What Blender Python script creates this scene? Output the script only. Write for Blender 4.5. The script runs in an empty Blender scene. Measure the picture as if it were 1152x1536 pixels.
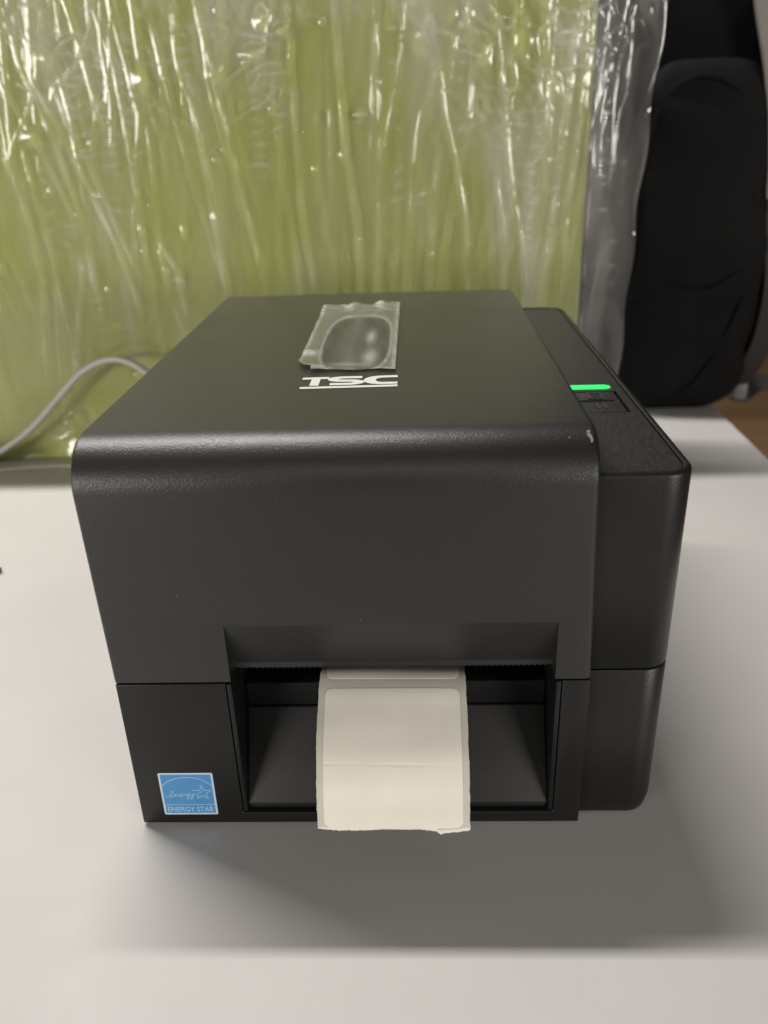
import bpy, bmesh, math, random
import numpy as np
from mathutils import Vector, Matrix

S = bpy.context.scene
COL = S.collection

# ------------------------------------------------------------------ camera
cam_d = bpy.data.cameras.new('camera')
cam = bpy.data.objects.new('camera', cam_d)
COL.objects.link(cam)
MR = Matrix(((0.9991147369518424, 0.01751604271546065, 0.03824827647412132),
             (0.027026817406273343, 0.42947891215441647, -0.902672374206471),
             (-0.03223807603655381, 0.9029070008933641, 0.42862530745537203)))
cam.matrix_world = Matrix.Translation((0.11303478, -0.25009831, 0.25613025)) @ MR.to_4x4()
cam_d.sensor_fit = 'VERTICAL'
cam_d.sensor_height = 36.0
cam_d.lens = 1254.51 * 36.0 / 1536.0
cam_d.clip_start = 0.01
cam_d.clip_end = 60
cam_d.dof.use_dof = True
cam_d.dof.focus_distance = 0.325
cam_d.dof.aperture_fstop = 9.5
S.camera = cam

# ------------------------------------------------------------------ world, exposure
W = bpy.data.worlds.new('World')
S.world = W
W.use_nodes = True
bgn = W.node_tree.nodes['Background']
bgn.inputs[0].default_value = (1.0, 0.95, 0.90, 1)
bgn.inputs[1].default_value = 0.035
S.view_settings.view_transform = 'Standard'
S.view_settings.look = 'None'
S.view_settings.exposure = 0
S.view_settings.gamma = 1
S.cycles.max_bounces = 10
S.cycles.transparent_max_bounces = 16
S.cycles.sample_clamp_indirect = 6

# ------------------------------------------------------------------ lamps
def area_lamp(name, loc, target, sx, sy, power, col):
    l = bpy.data.lights.new(name, 'AREA')
    l.shape = 'RECTANGLE'
    l.size = sx
    l.size_y = sy
    l.energy = power
    l.color = col
    o = bpy.data.objects.new(name, l)
    COL.objects.link(o)
    o.location = loc
    d = Vector(target) - Vector(loc)
    o.rotation_euler = d.to_track_quat('-Z', 'Y').to_euler()
    return o

# the ceiling tube over the desk, running parallel to the printer front
area_lamp('ceiling_tube_light', (-0.58, 0.63, 1.80), (-0.58, 0.63, 0), 1.36, 0.06, 43, (1.0, 0.955, 0.91))
# the room's other lamps behind the photographer
area_lamp('room_light', (-3.3, -3.4, 0.55), (0.0, 0.4, 0.15), 2.0, 0.8, 110, (1.0, 0.95, 0.87))
area_lamp('room_light', (3.4, -3.4, 0.55), (0.1, 0.4, 0.15), 2.0, 0.8, 102, (1.0, 0.95, 0.87))
area_lamp('rear_tube_light', (0.2, -3.0, 1.80), (0.1, 0.4, 0.2), 1.8, 0.05, 9, (1.0, 0.95, 0.88))

# ------------------------------------------------------------------ helpers
def obj(name, me, mat, parent=None, smooth=40, off=None):
    """one mesh object; me is a bmesh (or mesh) in world coordinates"""
    if isinstance(me, bmesh.types.BMesh):
        bm = me
        me = bpy.data.meshes.new(name)
        bmesh.ops.recalc_face_normals(bm, faces=bm.faces[:]) if len(bm.faces) < 60000 else None
        bm.to_mesh(me)
        bm.free()
    me.name = name
    for m in (mat if isinstance(mat, (list, tuple)) else [mat]):
        me.materials.append(m)
    if smooth:
        me.polygons.foreach_set('use_smooth', [True] * len(me.polygons))
        me.set_sharp_from_angle(angle=math.radians(smooth))
    o = bpy.data.objects.new(name, me)
    COL.objects.link(o)
    if parent is not None:
        r = parent
        while r.parent:
            r = r.parent
        me.transform(Matrix.Translation(-r.location))
        o.parent = parent
    return o

def thing(name, label, cat, loc, group=None):
    o = bpy.data.objects.new(name, None)
    COL.objects.link(o)
    o.location = loc
    o.empty_display_size = 0.02
    o['label'] = label
    o['category'] = cat
    if group:
        o['group'] = group
    return o

def bake(o, mods):
    """apply modifiers given as (type, {settings}) without operators"""
    for t, kw in mods:
        m = o.modifiers.new(t.lower(), t)
        for k, v in kw.items():
            setattr(m, k, v)
    dg = bpy.context.evaluated_depsgraph_get()
    dg.update()
    me = bpy.data.meshes.new_from_object(o.evaluated_get(dg))
    o.modifiers.clear()
    old = o.data
    o.data = me
    bpy.data.meshes.remove(old)
    return o

def smooth_obj(o, ang=35):
    me = o.data
    me.polygons.foreach_set('use_smooth', [True] * len(me.polygons))
    me.set_sharp_from_angle(angle=math.radians(ang))

def add_box(bm, x0, x1, y0, y1, z0, z1):
    v = [bm.verts.new((x, y, z)) for x in (x0, x1) for y in (y0, y1) for z in (z0, z1)]
    for f in ((0, 1, 3, 2), (4, 6, 7, 5), (0, 4, 5, 1), (2, 3, 7, 6), (0, 2, 6, 4), (1, 5, 7, 3)):
        bm.faces.new([v[i] for i in f])

def box(x0, x1, y0, y1, z0, z1):
    bm = bmesh.new()
    add_box(bm, x0, x1, y0, y1, z0, z1)
    return bm

def prism_x(poly, x0, x1, bm=None):
    """polygon in (y,z) extruded along x"""
    bm = bm or bmesh.new()
    a = [bm.verts.new((x0, y, z)) for y, z in poly]
    b = [bm.verts.new((x1, y, z)) for y, z in poly]
    n = len(poly)
    bm.faces.new(a)
    bm.faces.new(b[::-1])
    for i in range(n):
        j = (i + 1) % n
        bm.faces.new((a[i], b[i], b[j], a[j]))
    return bm

def loft(rings, cap=True, bm=None, closed=True):
    bm = bm or bmesh.new()
    R = [[bm.verts.new(p) for p in r] for r in rings]
    n = len(R[0])
    for a, b in zip(R, R[1:]):
        for i in range(n if closed else n - 1):
            j = (i + 1) % n
            bm.faces.new((a[i], a[j], b[j], b[i]))
    if cap:
        bm.faces.new(R[0][::-1])
        bm.faces.new(R[-1])
    return bm

def catmull(pts, n=8):
    P = [Vector(p) for p in pts]
    P = [P[0] * 2 - P[1]] + P + [P[-1] * 2 - P[-2]]
    out = []
    for i in range(1, len(P) - 2):
        for k in range(n):
            t = k / n
            a, b, c, d = P[i - 1], P[i], P[i + 1], P[i + 2]
            out.append(0.5 * ((2 * b) + (c - a) * t + (2 * a - 5 * b + 4 * c - d) * t * t + (3 * b - a - 3 * c + d) * t ** 3))
    out.append(P[-2])
    return out

def tube(pts, r, seg=10, bm=None):
    bm = bm or bmesh.new()
    P = [Vector(p) for p in pts]
    up = Vector((0, 0, 1))
    rings = []
    for i, p in enumerate(P):
        t = (P[min(i + 1, len(P) - 1)] - P[max(i - 1, 0)]).normalized()
        s = t.cross(up)
        if s.length < 1e-4:
            s = t.cross(Vector((0, 1, 0)))
        s.normalize()
        u = s.cross(t)
        rings.append([p + (s * math.cos(2 * math.pi * k / seg) + u * math.sin(2 * math.pi * k / seg)) * r for k in range(seg)])
    return loft(rings, bm=bm)

def stroke2d(pts, w, closed=False):
    """flat outline quads (list of quads in 2D) of a polyline of width w with mitred joints"""
    P = [Vector(p[:2]) for p in pts]
    n = len(P)
    L, R = [], []
    for i in range(n):
        if closed:
            a, b = P[(i - 1) % n], P[(i + 1) % n]
        else:
            a, b = P[max(i - 1, 0)], P[min(i + 1, n - 1)]
        d1 = (P[i] - a).normalized() if (P[i] - a).length > 1e-9 else (b - P[i]).normalized()
        d2 = (b - P[i]).normalized() if (b - P[i]).length > 1e-9 else d1
        t = (d1 + d2)
        t = t.normalized() if t.length > 1e-6 else d1
        nrm = Vector((-t.y, t.x))
        c = max(0.45, nrm.dot(Vector((-d1.y, d1.x))))
        L.append(P[i] + nrm * w / 2 / c)
        R.append(P[i] - nrm * w / 2 / c)
    return L, R

# ------------------------------------------------------------------ materials
def mat(name, base, rough=0.5, metal=0.0, spec=0.5, noise=None, bump=None, rnoise=None, **kw):
    """noise: (scale, amount) colour variation; bump: list of (scale, strength, distance); rnoise: (scale, amount)"""
    m = bpy.data.materials.new(name)
    m.use_nodes = True
    nt = m.node_tree
    p = nt.nodes['Principled BSDF']
    p.inputs['Base Color'].default_value = (*base, 1)
    p.inputs['Roughness'].default_value = rough
    p.inputs['Metallic'].default_value = metal
    p.inputs['Specular IOR Level'].default_value = spec
    for k, v in kw.items():
        p.inputs[k.replace('_', ' ')].default_value = v
    tc = nt.nodes.new('ShaderNodeTexCoord')
    def nz(scale, detail=3, rg=0.55):
        n = nt.nodes.new('ShaderNodeTexNoise')
        n.inputs['Scale'].default_value = scale
        n.inputs['Detail'].default_value = detail
        n.inputs['Roughness'].default_value = rg
        nt.links.new(tc.outputs['Object'], n.inputs['Vector'])
        return n
    if noise:
        n = nz(noise[0])
        r = nt.nodes.new('ShaderNodeMapRange')
        r.inputs['From Min'].default_value = 0.3
        r.inputs['From Max'].default_value = 0.7
        r.inputs['To Min'].default_value = 1 - noise[1]
        r.inputs['To Max'].default_value = 1 + noise[1]
        nt.links.new(n.outputs['Fac'], r.inputs['Value'])
        mx = nt.nodes.new('ShaderNodeMix')
        mx.data_type = 'RGBA'
        mx.blend_type = 'MULTIPLY'
        mx.inputs['Factor'].default_value = 1
        mx.inputs['A'].default_value = (*base, 1)
        nt.links.new(r.outputs['Result'], mx.inputs['B'])
        nt.links.new(mx.outputs['Result'], p.inputs['Base Color'])
    if rnoise:
        n = nz(rnoise[0], 4)
        r = nt.nodes.new('ShaderNodeMapRange')
        r.inputs['From Min'].default_value = 0.3
        r.inputs['From Max'].default_value = 0.7
        r.inputs['To Min'].default_value = rough - rnoise[1]
        r.inputs['To Max'].default_value = rough + rnoise[1]
        nt.links.new(n.outputs['Fac'], r.inputs['Value'])
        nt.links.new(r.outputs['Result'], p.inputs['Roughness'])
    last = None
    for sc, st, dist in (bump or []):
        n = nz(sc, 2)
        b = nt.nodes.new('ShaderNodeBump')
        b.inputs['Strength'].default_value = st
        b.inputs['Distance'].default_value = dist
        nt.links.new(n.outputs['Fac'], b.inputs['Height'])
        if last:
            nt.links.new(last.outputs['Normal'], b.inputs['Normal'])
        last = b
    if last:
        nt.links.new(last.outputs['Normal'], p.inputs['Normal'])
    m['p'] = p.name
    return m

def specks(m, scale, thresh, col, offset=0.0):
    """sparse pale dust specks mixed over the base colour"""
    nt = m.node_tree
    p = nt.nodes['Principled BSDF']
    tc = [n for n in nt.nodes if n.type == 'TEX_COORD'][0]
    v = nt.nodes.new('ShaderNodeTexVoronoi')
    v.inputs['Scale'].default_value = scale
    nt.links.new(tc.outputs['Object'], v.inputs['Vector'])
    lt = nt.nodes.new('ShaderNodeMath')
    lt.operation = 'LESS_THAN'
    lt.inputs[1].default_value = thresh
    nt.links.new(v.outputs['Distance'], lt.inputs[0])
    # keep only a few cells
    sep = nt.nodes.new('ShaderNodeSeparateColor')
    nt.links.new(v.outputs['Color'], sep.inputs[0])
    gt = nt.nodes.new('ShaderNodeMath')
    gt.operation = 'GREATER_THAN'
    gt.inputs[1].default_value = 0.985
    nt.links.new(sep.outputs[0], gt.inputs[0])
    mu = nt.nodes.new('ShaderNodeMath')
    mu.operation = 'MULTIPLY'
    nt.links.new(lt.outputs[0], mu.inputs[0])
    nt.links.new(gt.outputs[0], mu.inputs[1])
    mx = nt.nodes.new('ShaderNodeMix')
    mx.data_type = 'RGBA'
    src = p.inputs['Base Color']
    if src.is_linked:
        nt.links.new(src.links[0].from_socket, mx.inputs['A'])
    else:
        mx.inputs['A'].default_value = src.default_value
    mx.inputs['B'].default_value = (*col, 1)
    nt.links.new(mu.outputs[0], mx.inputs['Factor'])
    nt.links.new(mx.outputs['Result'], src)
    return m

M = {}
M['cover'] = mat('black_grained_plastic', (0.006, 0.006, 0.006), 0.33, spec=.42, noise=(60, .06), bump=[(1500, .46, .0003)], rnoise=(22, .02), Coat_Weight=.66, Coat_Roughness=.53)
specks(M['cover'], 420, .07, (.30, .29, .27))
M['case'] = mat('black_case_plastic', (0.006, 0.006, 0.006), 0.33, spec=.3, noise=(60, .06), bump=[(1500, .28, .0003)], rnoise=(20, .02), Coat_Weight=.25, Coat_Roughness=.55)
M['dark'] = mat('dark_inner_plastic', (0.005, 0.005, 0.006), 0.65, spec=.3, bump=[(1200, .1, .0003)])
M['plate'] = mat('matte_tray_plastic', (0.011, 0.0105, 0.010), 0.5, spec=.4, bump=[(1800, .2, .0003)])
M['rubber'] = mat('black_rubber', (0.01, 0.01, 0.01), 0.7)
M['steel'] = mat('dull_steel', (0.10, 0.10, 0.10), 0.4, metal=0.8)
M['white_ink'] = mat('white_ink', (0.80, 0.79, 0.76), 0.5)
M['scuff'] = mat('scuffed_plastic', (0.19, 0.19, 0.19), 0.6, noise=(900, .5))
M['window'] = mat('tinted_window_plastic', (0.02, 0.019, 0.018), 0.16, rnoise=(60, .05))
M['liner'] = mat('glassine_liner', (0.60, 0.58, 0.52), 0.45, noise=(90, .04), bump=[(160, .15, .0008)])
M['paper'] = mat('label_paper', (0.83, 0.79, 0.71), 0.7, noise=(70, .025), bump=[(90, .08, .001)])
M['fibre'] = mat('torn_paper_fibre', (0.85, 0.83, 0.78), 0.9)
M['sticker_edge'] = mat('sticker_edge', (0.50, 0.60, 0.70), 0.4)
M['sticker_blue'] = mat('sticker_blue', (0.07, 0.25, 0.52), 0.35, noise=(300, .05))
M['sticker_ink'] = mat('sticker_pale_blue', (0.33, 0.53, 0.75), 0.4)
M['desk'] = mat('pale_grey_laminate', (0.612, 0.592, 0.580), 0.52, spec=.35, noise=(9, .03), bump=[(1100, .09, .0004), (60, .03, .001)], rnoise=(12, .08))
M['desk_edge'] = mat('desk_edge_band', (0.45, 0.43, 0.41), 0.5)
M['metal_leg'] = mat('grey_leg_metal', (0.4, 0.4, 0.4), 0.4, metal=0.6)
M['fabric'] = mat('green_divider_fabric', (0.55, 0.59, 0.14), 0.9, noise=(12, .05), bump=[(1600, .25, .0005)])
M['cable'] = mat('pale_grey_cable', (0.50, 0.46, 0.43), 0.45)
M['black_cable'] = mat('black_cable_rubber', (0.03, 0.03, 0.03), 0.5)
M['nylon'] = mat('black_bag_nylon', (0.005, 0.005, 0.0055), 0.8, spec=.12, noise=(30, .15), bump=[(1400, .3, .0006), (28, .35, .006)])
M['nylon2'] = mat('charcoal_bag_nylon', (0.006, 0.006, 0.0065), 0.75, spec=.12, noise=(30, .15), bump=[(1400, .3, .0006), (24, .4, .006)])
M['strap'] = mat('grey_webbing', (0.24, 0.22, 0.21), 0.7, bump=[(900, .5, .001)])
M['dark_web'] = mat('dark_webbing', (0.022, 0.019, 0.017), 0.7, bump=[(900, .5, .001)])
M['grey_web'] = mat('grey_webbing_tail', (0.085, 0.08, 0.078), 0.7, bump=[(900, .5, .001)])
M['zip'] = mat('zip_tape', (0.03, 0.03, 0.03), 0.5)
M['buckle'] = mat('grey_buckle_plastic', (0.15, 0.14, 0.145), 0.35)
M['edge_dark'] = mat('dark_panel_edge', (0.05, 0.05, 0.05), 0.5)

# brushed control plate: long fine streaks in the plate's length
def brushed():
    m = mat('brushed_black_plate', (0.03, 0.028, 0.028), 0.42, metal=0.0, spec=.5)
    nt = m.node_tree
    p = nt.nodes['Principled BSDF']
    tc = [n for n in nt.nodes if n.type == 'TEX_COORD'][0]
    mp = nt.nodes.new('ShaderNodeMapping')
    mp.inputs['Scale'].default_value = (3200, 200, 100)
    mp.inputs['Rotation'].default_value = (0, 0, math.radians(3))
    nt.links.new(tc.outputs['Object'], mp.inputs['Vector'])
    n = nt.nodes.new('ShaderNodeTexNoise')
    n.inputs['Scale'].default_value = 1
    n.inputs['Detail'].default_value = 3
    nt.links.new(mp.outputs['Vector'], n.inputs['Vector'])
    b = nt.nodes.new('ShaderNodeBump')
    b.inputs['Strength'].default_value = .3
    b.inputs['Distance'].default_value = .0003
    nt.links.new(n.outputs['Fac'], b.inputs['Height'])
    nt.links.new(b.outputs['Normal'], p.inputs['Normal'])
    r = nt.nodes.new('ShaderNodeValToRGB')
    r.color_ramp.elements[0].position = .35
    r.color_ramp.elements[0].color = (.010, .0095, .0095, 1)
    r.color_ramp.elements[1].position = .72
    r.color_ramp.elements[1].color = (.045, .042, .041, 1)
    nt.links.new(n.outputs['Fac'], r.inputs['Fac'])
    nt.links.new(r.outputs['Color'], p.inputs['Base Color'])
    return m
M['brushed'] = brushed()

def emit(name, col, st):
    m = mat(name, col, .4)
    p = m.node_tree.nodes['Principled BSDF']
    p.inputs['Emission Color'].default_value = (*col, 1)
    p.inputs['Emission Strength'].default_value = st
    return m
M['icon'] = mat('moulded_icon', (.07, .067, .065), .4)
M['led'] = emit('green_led', (0.02, 0.62, 0.12), 1.0)

def film_mat(name, haze, rough, fr=1.7, haze_col=(.8, .79, .75), bump=None, ior=1.5, hazevar=None):
    """clear plastic film: see-through, with fresnel gloss and a little haze"""
    m = bpy.data.materials.new(name)
    m.use_nodes = True
    nt = m.node_tree
    nt.nodes.remove(nt.nodes['Principled BSDF'])
    out = [n for n in nt.nodes if n.type == 'OUTPUT_MATERIAL'][0]
    tr = nt.nodes.new('ShaderNodeBsdfTransparent')
    tr.inputs[0].default_value = (.97, .97, .96, 1)
    df = nt.nodes.new('ShaderNodeBsdfDiffuse')
    df.inputs[0].default_value = (*haze_col, 1)
    gl = nt.nodes.new('ShaderNodeBsdfGlossy')
    gl.inputs['Roughness'].default_value = rough
    a = nt.nodes.new('ShaderNodeMixShader')
    a.inputs[0].default_value = haze
    if hazevar:
        tc0 = nt.nodes.new('ShaderNodeTexCoord')
        mp0 = nt.nodes.new('ShaderNodeMapping')
        mp0.inputs['Scale'].default_value = hazevar[0]
        mp0.inputs['Rotation'].default_value = (0, math.radians(hazevar[2]), 0)
        nt.links.new(tc0.outputs['Object'], mp0.inputs['Vector'])
        n0 = nt.nodes.new('ShaderNodeTexNoise')
        n0.inputs['Scale'].default_value = 1
        n0.inputs['Detail'].default_value = 5
        n0.inputs['Roughness'].default_value = .6
        nt.links.new(mp0.outputs[0], n0.inputs['Vector'])
        r0 = nt.nodes.new('ShaderNodeMapRange')
        r0.inputs['From Min'].default_value = .42
        r0.inputs['From Max'].default_value = .75
        r0.inputs['To Min'].default_value = haze
        r0.inputs['To Max'].default_value = haze + hazevar[1]
        nt.links.new(n0.outputs['Fac'], r0.inputs['Value'])
        at = nt.nodes.new('ShaderNodeAttribute')
        at.attribute_name = 'crease_glare'  # extra haze: whitened creases plus painted-in glare and glints
        ad = nt.nodes.new('ShaderNodeMath')
        ad.operation = 'ADD'
        ad.use_clamp = True
        nt.links.new(r0.outputs[0], ad.inputs[0])
        nt.links.new(at.outputs['Fac'], ad.inputs[1])
        nt.links.new(ad.outputs[0], a.inputs[0])
    nt.links.new(tr.outputs[0], a.inputs[1])
    nt.links.new(df.outputs[0], a.inputs[2])
    f = nt.nodes.new('ShaderNodeFresnel')
    f.inputs['IOR'].default_value = ior
    mu = nt.nodes.new('ShaderNodeMath')
    mu.operation = 'MULTIPLY'
    mu.use_clamp = True
    mu.inputs[1].default_value = fr
    nt.links.new(f.outputs[0], mu.inputs[0])
    b = nt.nodes.new('ShaderNodeMixShader')
    nt.links.new(mu.outputs[0], b.inputs[0])
    nt.links.new(a.outputs[0], b.inputs[1])
    nt.links.new(gl.outputs[0], b.inputs[2])
    nt.links.new(b.outputs[0], out.inputs[0])
    if bump:
        tc = nt.nodes.new('ShaderNodeTexCoord')
        mp = nt.nodes.new('ShaderNodeMapping')
        mp.inputs['Scale'].default_value = bump[0]
        nt.links.new(tc.outputs['Object'], mp.inputs['Vector'])
        n = nt.nodes.new('ShaderNodeTexNoise')
        n.inputs['Scale'].default_value = 1
        n.inputs['Detail'].default_value = 3
        nt.links.new(mp.outputs[0], n.inputs['Vector'])
        bp = nt.nodes.new('ShaderNodeBump')
        bp.inputs['Strength'].default_value = bump[1]
        bp.inputs['Distance'].default_value = bump[2]
        nt.links.new(n.outputs['Fac'], bp.inputs['Height'])
        nt.links.new(bp.outputs[0], gl.inputs['Normal'])
        nt.links.new(bp.outputs[0], f.inputs['Normal'])
    return m
M['wrap'] = film_mat('clear_wrap_film', .06, .11, 1.5, bump=((120, 40, 30), .12, .004), hazevar=((40, 40, 10), .10, -8))
M['film'] = film_mat('protective_film', .17, .09, 1.5, haze_col=(.86, .86, .85), bump=((120, 60, 60), .12, .003), hazevar=((160, 60, 60), .08, 0))

# ------------------------------------------------------------------ floor and desk
ZD = -0.002                      # desk top
fl = obj('floor', box(-4, 6, -4, 6, -0.80, -0.753), M['desk_edge'], smooth=0)
fl['kind'] = 'structure'
def wood():
    m = mat('oak_floor_boards', (.34, .20, .095), .45)
    nt = m.node_tree
    p = nt.nodes['Principled BSDF']
    tc = [n for n in nt.nodes if n.type == 'TEX_COORD'][0]
    oi = nt.nodes.new('ShaderNodeObjectInfo')
    mp = nt.nodes.new('ShaderNodeMapping')
    mp.inputs['Scale'].default_value = (2.2, 40, 40)
    nt.links.new(tc.outputs['Object'], mp.inputs['Vector'])
    nt.links.new(oi.outputs['Random'], mp.inputs['Location'])
    n = nt.nodes.new('ShaderNodeTexNoise')
    n.inputs['Scale'].default_value = 1
    n.inputs['Detail'].default_value = 5
    nt.links.new(mp.outputs[0], n.inputs['Vector'])
    r = nt.nodes.new('ShaderNodeValToRGB')
    r.color_ramp.elements[0].color = (.22, .115, .05, 1)
    r.color_ramp.elements[1].color = (.50, .31, .15, 1)
    nt.links.new(n.outputs['Fac'], r.inputs['Fac'])
    hs = nt.nodes.new('ShaderNodeHueSaturation')
    ma = nt.nodes.new('ShaderNodeMapRange')
    ma.inputs['To Min'].default_value = .8
    ma.inputs['To Max'].default_value = 1.25
    nt.links.new(oi.outputs['Random'], ma.inputs['Value'])
    nt.links.new(ma.outputs[0], hs.inputs['Value'])
    nt.links.new(r.outputs[0], hs.inputs['Color'])
    nt.links.new(hs.outputs[0], p.inputs['Base Color'])
    return m
M['wood'] = wood()
board_me = None
for i in range(42):
    y0 = -0.2 + i * 0.121
    if board_me is None:
        b = obj('floor_board', box(-1.9, 1.9, 0.001, 0.1195, -0.753, -0.75), M['wood'], smooth=0)
        board_me = b.data
    else:
        b = bpy.data.objects.new('floor_board', board_me)
        COL.objects.link(b)
    b.parent = fl
    b.location = (1.2, y0, 0)

DX1 = 0.3955
desk = thing('desk', 'pale grey laminate desk the label printer stands on', 'desk', (-0.4, 0.5, -0.75))
bm = box(-1.3, DX1, -0.45, 1.15, ZD - 0.025, ZD)
top = obj('desk_top', bm, M['desk'], desk)
bake(top, [('BEVEL', dict(width=.0015, segments=3, limit_method='ANGLE'))])
smooth_obj(top)
for (lx, ly) in ((-1.2, -.38), (.31, -.38), (-1.2, 1.07), (.31, 1.07)):
    obj('leg', box(lx - .025, lx + .025, ly - .025, ly + .025, -.75, ZD - .025), M['metal_leg'], desk, smooth=0)

# ------------------------------------------------------------------ label printer
w, HS, H, HB, R, D, WT, HM, SB = 0.1757, 0.0684, 0.1617, 0.1594, 0.0170, 0.2659, 0.2040, 0.1476, 0.0041
PR = thing('label_printer', 'black desktop label printer with green light and half-fed blank label', 'printer', (0.1, 0.13, ZD))

def ztop(y):
    return H + (HB - H) * (y - R) / (D - R)

def cover_mesh():
    zb = 0.0690
    def prof(e):
        pts = [(e, zb), (e, zb + .03), (e, H - R - .012)]
        for k in range(13):
            a = math.radians(90 * k / 12)
            rr = R - e
            pts.append((R - rr * math.cos(a), H - R + rr * math.sin(a)))
        for yy in (.06, .12, .2):
            pts.append((yy, ztop(yy) - e))
        rb = .004
        for k in range(5):
            a = math.radians(90 * k / 4)
            pts.append((D - e - rb + rb * math.sin(a), HB - e - rb + rb * math.cos(a)))
        pts += [(D - e, zb + .03), (D - e, zb)]
        return pts
    def xl(z, y):
        t = min(max((z - zb) / (.145 - zb), 0), 1)
        return (-.0012 + .0018 * y / D) * t
    def xr(z, y):
        t = min(max((z - zb) / (.145 - zb), 0), 1)
        return w - .0025 * t
    rL, rR, n = .0014, .0024, 5
    rings = []
    for k in range(n + 1):
        a = math.radians(90 * k / n)
        rings.append([(xl(z, y) + rL * (1 - math.cos(a)) - 0, y, z) for y, z in prof(rL * (1 - math.sin(a)))])
    for k in range(n, -1, -1):
        a = math.radians(90 * k / n)
        rings.append([(xr(z, y) - rR * (1 - math.cos(a)), y, z) for y, z in prof(rR * (1 - math.sin(a)))])
    return loft(rings)

OX0, OX1 = 0.0436, 0.1625
cut = obj('cutter', prism_x([(-.003, .0935 + .003 * 22 / 9), (.009, .0713), (.009, .05), (-.003, .05)], OX0, OX1), M['dark'], smooth=0)
cover = obj('cover', cover_mesh(), M['cover'], None)
bake(cover, [('BOOLEAN', dict(operation='DIFFERENCE', object=cut, solver='EXACT')),
             ('BEVEL', dict(width=.00035, segments=2, limit_method='ANGLE', angle_limit=math.radians(18)))])
bpy.data.objects.remove(cut)
cover.data.transform(Matrix.Translation(-Vector(PR.location)))
cover.parent = PR
smooth_obj(cover, 14)
cover.data.name = 'cover'

# logo, printed on the cover top
def flat_on_top(quads, dz=.00012):
    bm = bmesh.new()
    for q in quads:
        vs = [bm.verts.new((x, y, ztop(y) + dz)) for x, y in q]
        bm.faces.new(vs)
    return bm

def pen_quads(path, pw, ph, closed=False):
    """stroke with an elliptical pen: pw wide in x, ph high in y, flat ends"""
    k = ph / pw
    P = [(x * k, y) for x, y in path]
    L, Rr = stroke2d(P, ph, closed)
    n = len(P)
    out = []
    for i in range(n if closed else n - 1):
        j = (i + 1) % n
        out.append([(v.x / k, v.y) for v in (L[i], L[j], Rr[j], Rr[i])])
    return out

def arc(cx, cy, rx, ry, a0, a1, n=14):
    return [(cx + rx * math.cos(math.radians(a0 + (a1 - a0) * i / n)), cy + ry * math.sin(math.radians(a0 + (a1 - a0) * i / n))) for i in range(n + 1)]

ph, pw = .0030, .0044
ly0, ly1 = .0659, .0781          # letter height on the sheet
q = []
q.append([(.0684, .0776), (.0684, .0747), (.0791, .0750), (.0791, .0779)])                 # T bar
q.append([(.0722, .0748), (.0721, .0657), (.0757, .0657), (.0757, .0749)])                 # T stem
yt, ym, yb_ = ly1 - ph / 2, (ly0 + ly1) / 2, ly0 + ph / 2
sx0, sx1 = .0793, .0930
path = [(.0924, yt)] + arc(sx0 + .0055, (yt + ym) / 2, .0055 - pw / 2 + .0006, (yt - ym) / 2, 90, 270) \
     + arc(sx1 - .0055, (ym + yb_) / 2, .0055 - pw / 2 + .0006, (ym - yb_) / 2, 90, -90) + [(.0800, yb_)]
q += pen_quads(path, pw, ph)
path = [(.1066, yt + .0002)] + arc(.0934 + .0072, (yt + yb_) / 2, .0072 - pw / 2, (yt - yb_) / 2, 90, 270, 20) + [(.1066, yb_)]
q += pen_quads(path, pw * 1.1, ph)
q.append([(.0686, .0643), (.0688, .0617), (.1067, .0624), (.1067, .0650)])                 # underline
for qq in q:
    pass
obj('logo', flat_on_top(q), M['white_ink'], cover, smooth=0)

# the pale scuff on the cover's front right corner
random.seed(4)
bm = bmesh.new()
def scuff_blob(cx, y, z, nx, ny, nz, rx, rz, n=11):
    nrm = Vector((nx, ny, nz)).normalized()
    t1 = Vector((1, 0, 0)); t1 = (t1 - nrm * t1.dot(nrm)).normalized(); t2 = nrm.cross(t1)
    c = Vector((cx, y, z)) + nrm * (.0002 + random.uniform(0, .00008))
    vs = []
    for i in range(n):
        a = 2 * math.pi * i / n
        k = random.uniform(.55, 1.1)
        vs.append(bm.verts.new(c + t1 * rx * k * math.cos(a) + t2 * rz * k * math.sin(a)))
    bm.faces.new(vs)
def fillet_pt(a):
    return (R - R * math.cos(a), H - R + R * math.sin(a), -math.cos(a), math.sin(a))
for x, deg, rx, rz in ((.1699, 62, .0007, .0013), (.1703, 58, .0007, .0011), (.1705, 54, .0006, .0010), (.1698, 66, .0007, .0008), (.1634, 58, .00016, .0008), (.0062, 14, .0003, .0005)):
    y, z, ny, nz_ = fillet_pt(math.radians(deg))
    bm = bmesh.new()
    scuff_blob(x, y, z, 0, ny, nz_, rx, rz)
    obj('scuff_mark', bm, M['scuff'], cover, smooth=0)

# viewing window in the cover top
def superround(poly, n=6):
    return [tuple(p) for p in catmull([Vector((*p, 0)) for p in poly] + [Vector((*poly[0], 0))], n)][:-1]
win = superround([(.0800, .0872), (.0748, .1000), (.0735, .1250), (.0738, .1600), (.0775, .1830), (.0850, .1885), (.0925, .1880),
                  (.0975, .1810), (.1005, .1560), (.1008, .1250), (.1003, .0980), (.0990, .0880), (.0900, .0858)], 6)
win2 = [(p[0], p[1]) for p in win]
cx = sum(p[0] for p in win2) / len(win2); cy = sum(p[1] for p in win2) / len(win2)
def wring(s, dz):
    return [(cx + (x - cx) * s, cy + (y - cy) * s, ztop(cy + (y - cy) * s) + dz) for x, y in win2]
bm = loft([wring(1.0, -.0006), wring(1.0, .00008), wring(.97, .00014), wring(.7, .00018), wring(.35, .0002)])
obj('view_window', bm, M['window'], cover, smooth=60)

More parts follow.
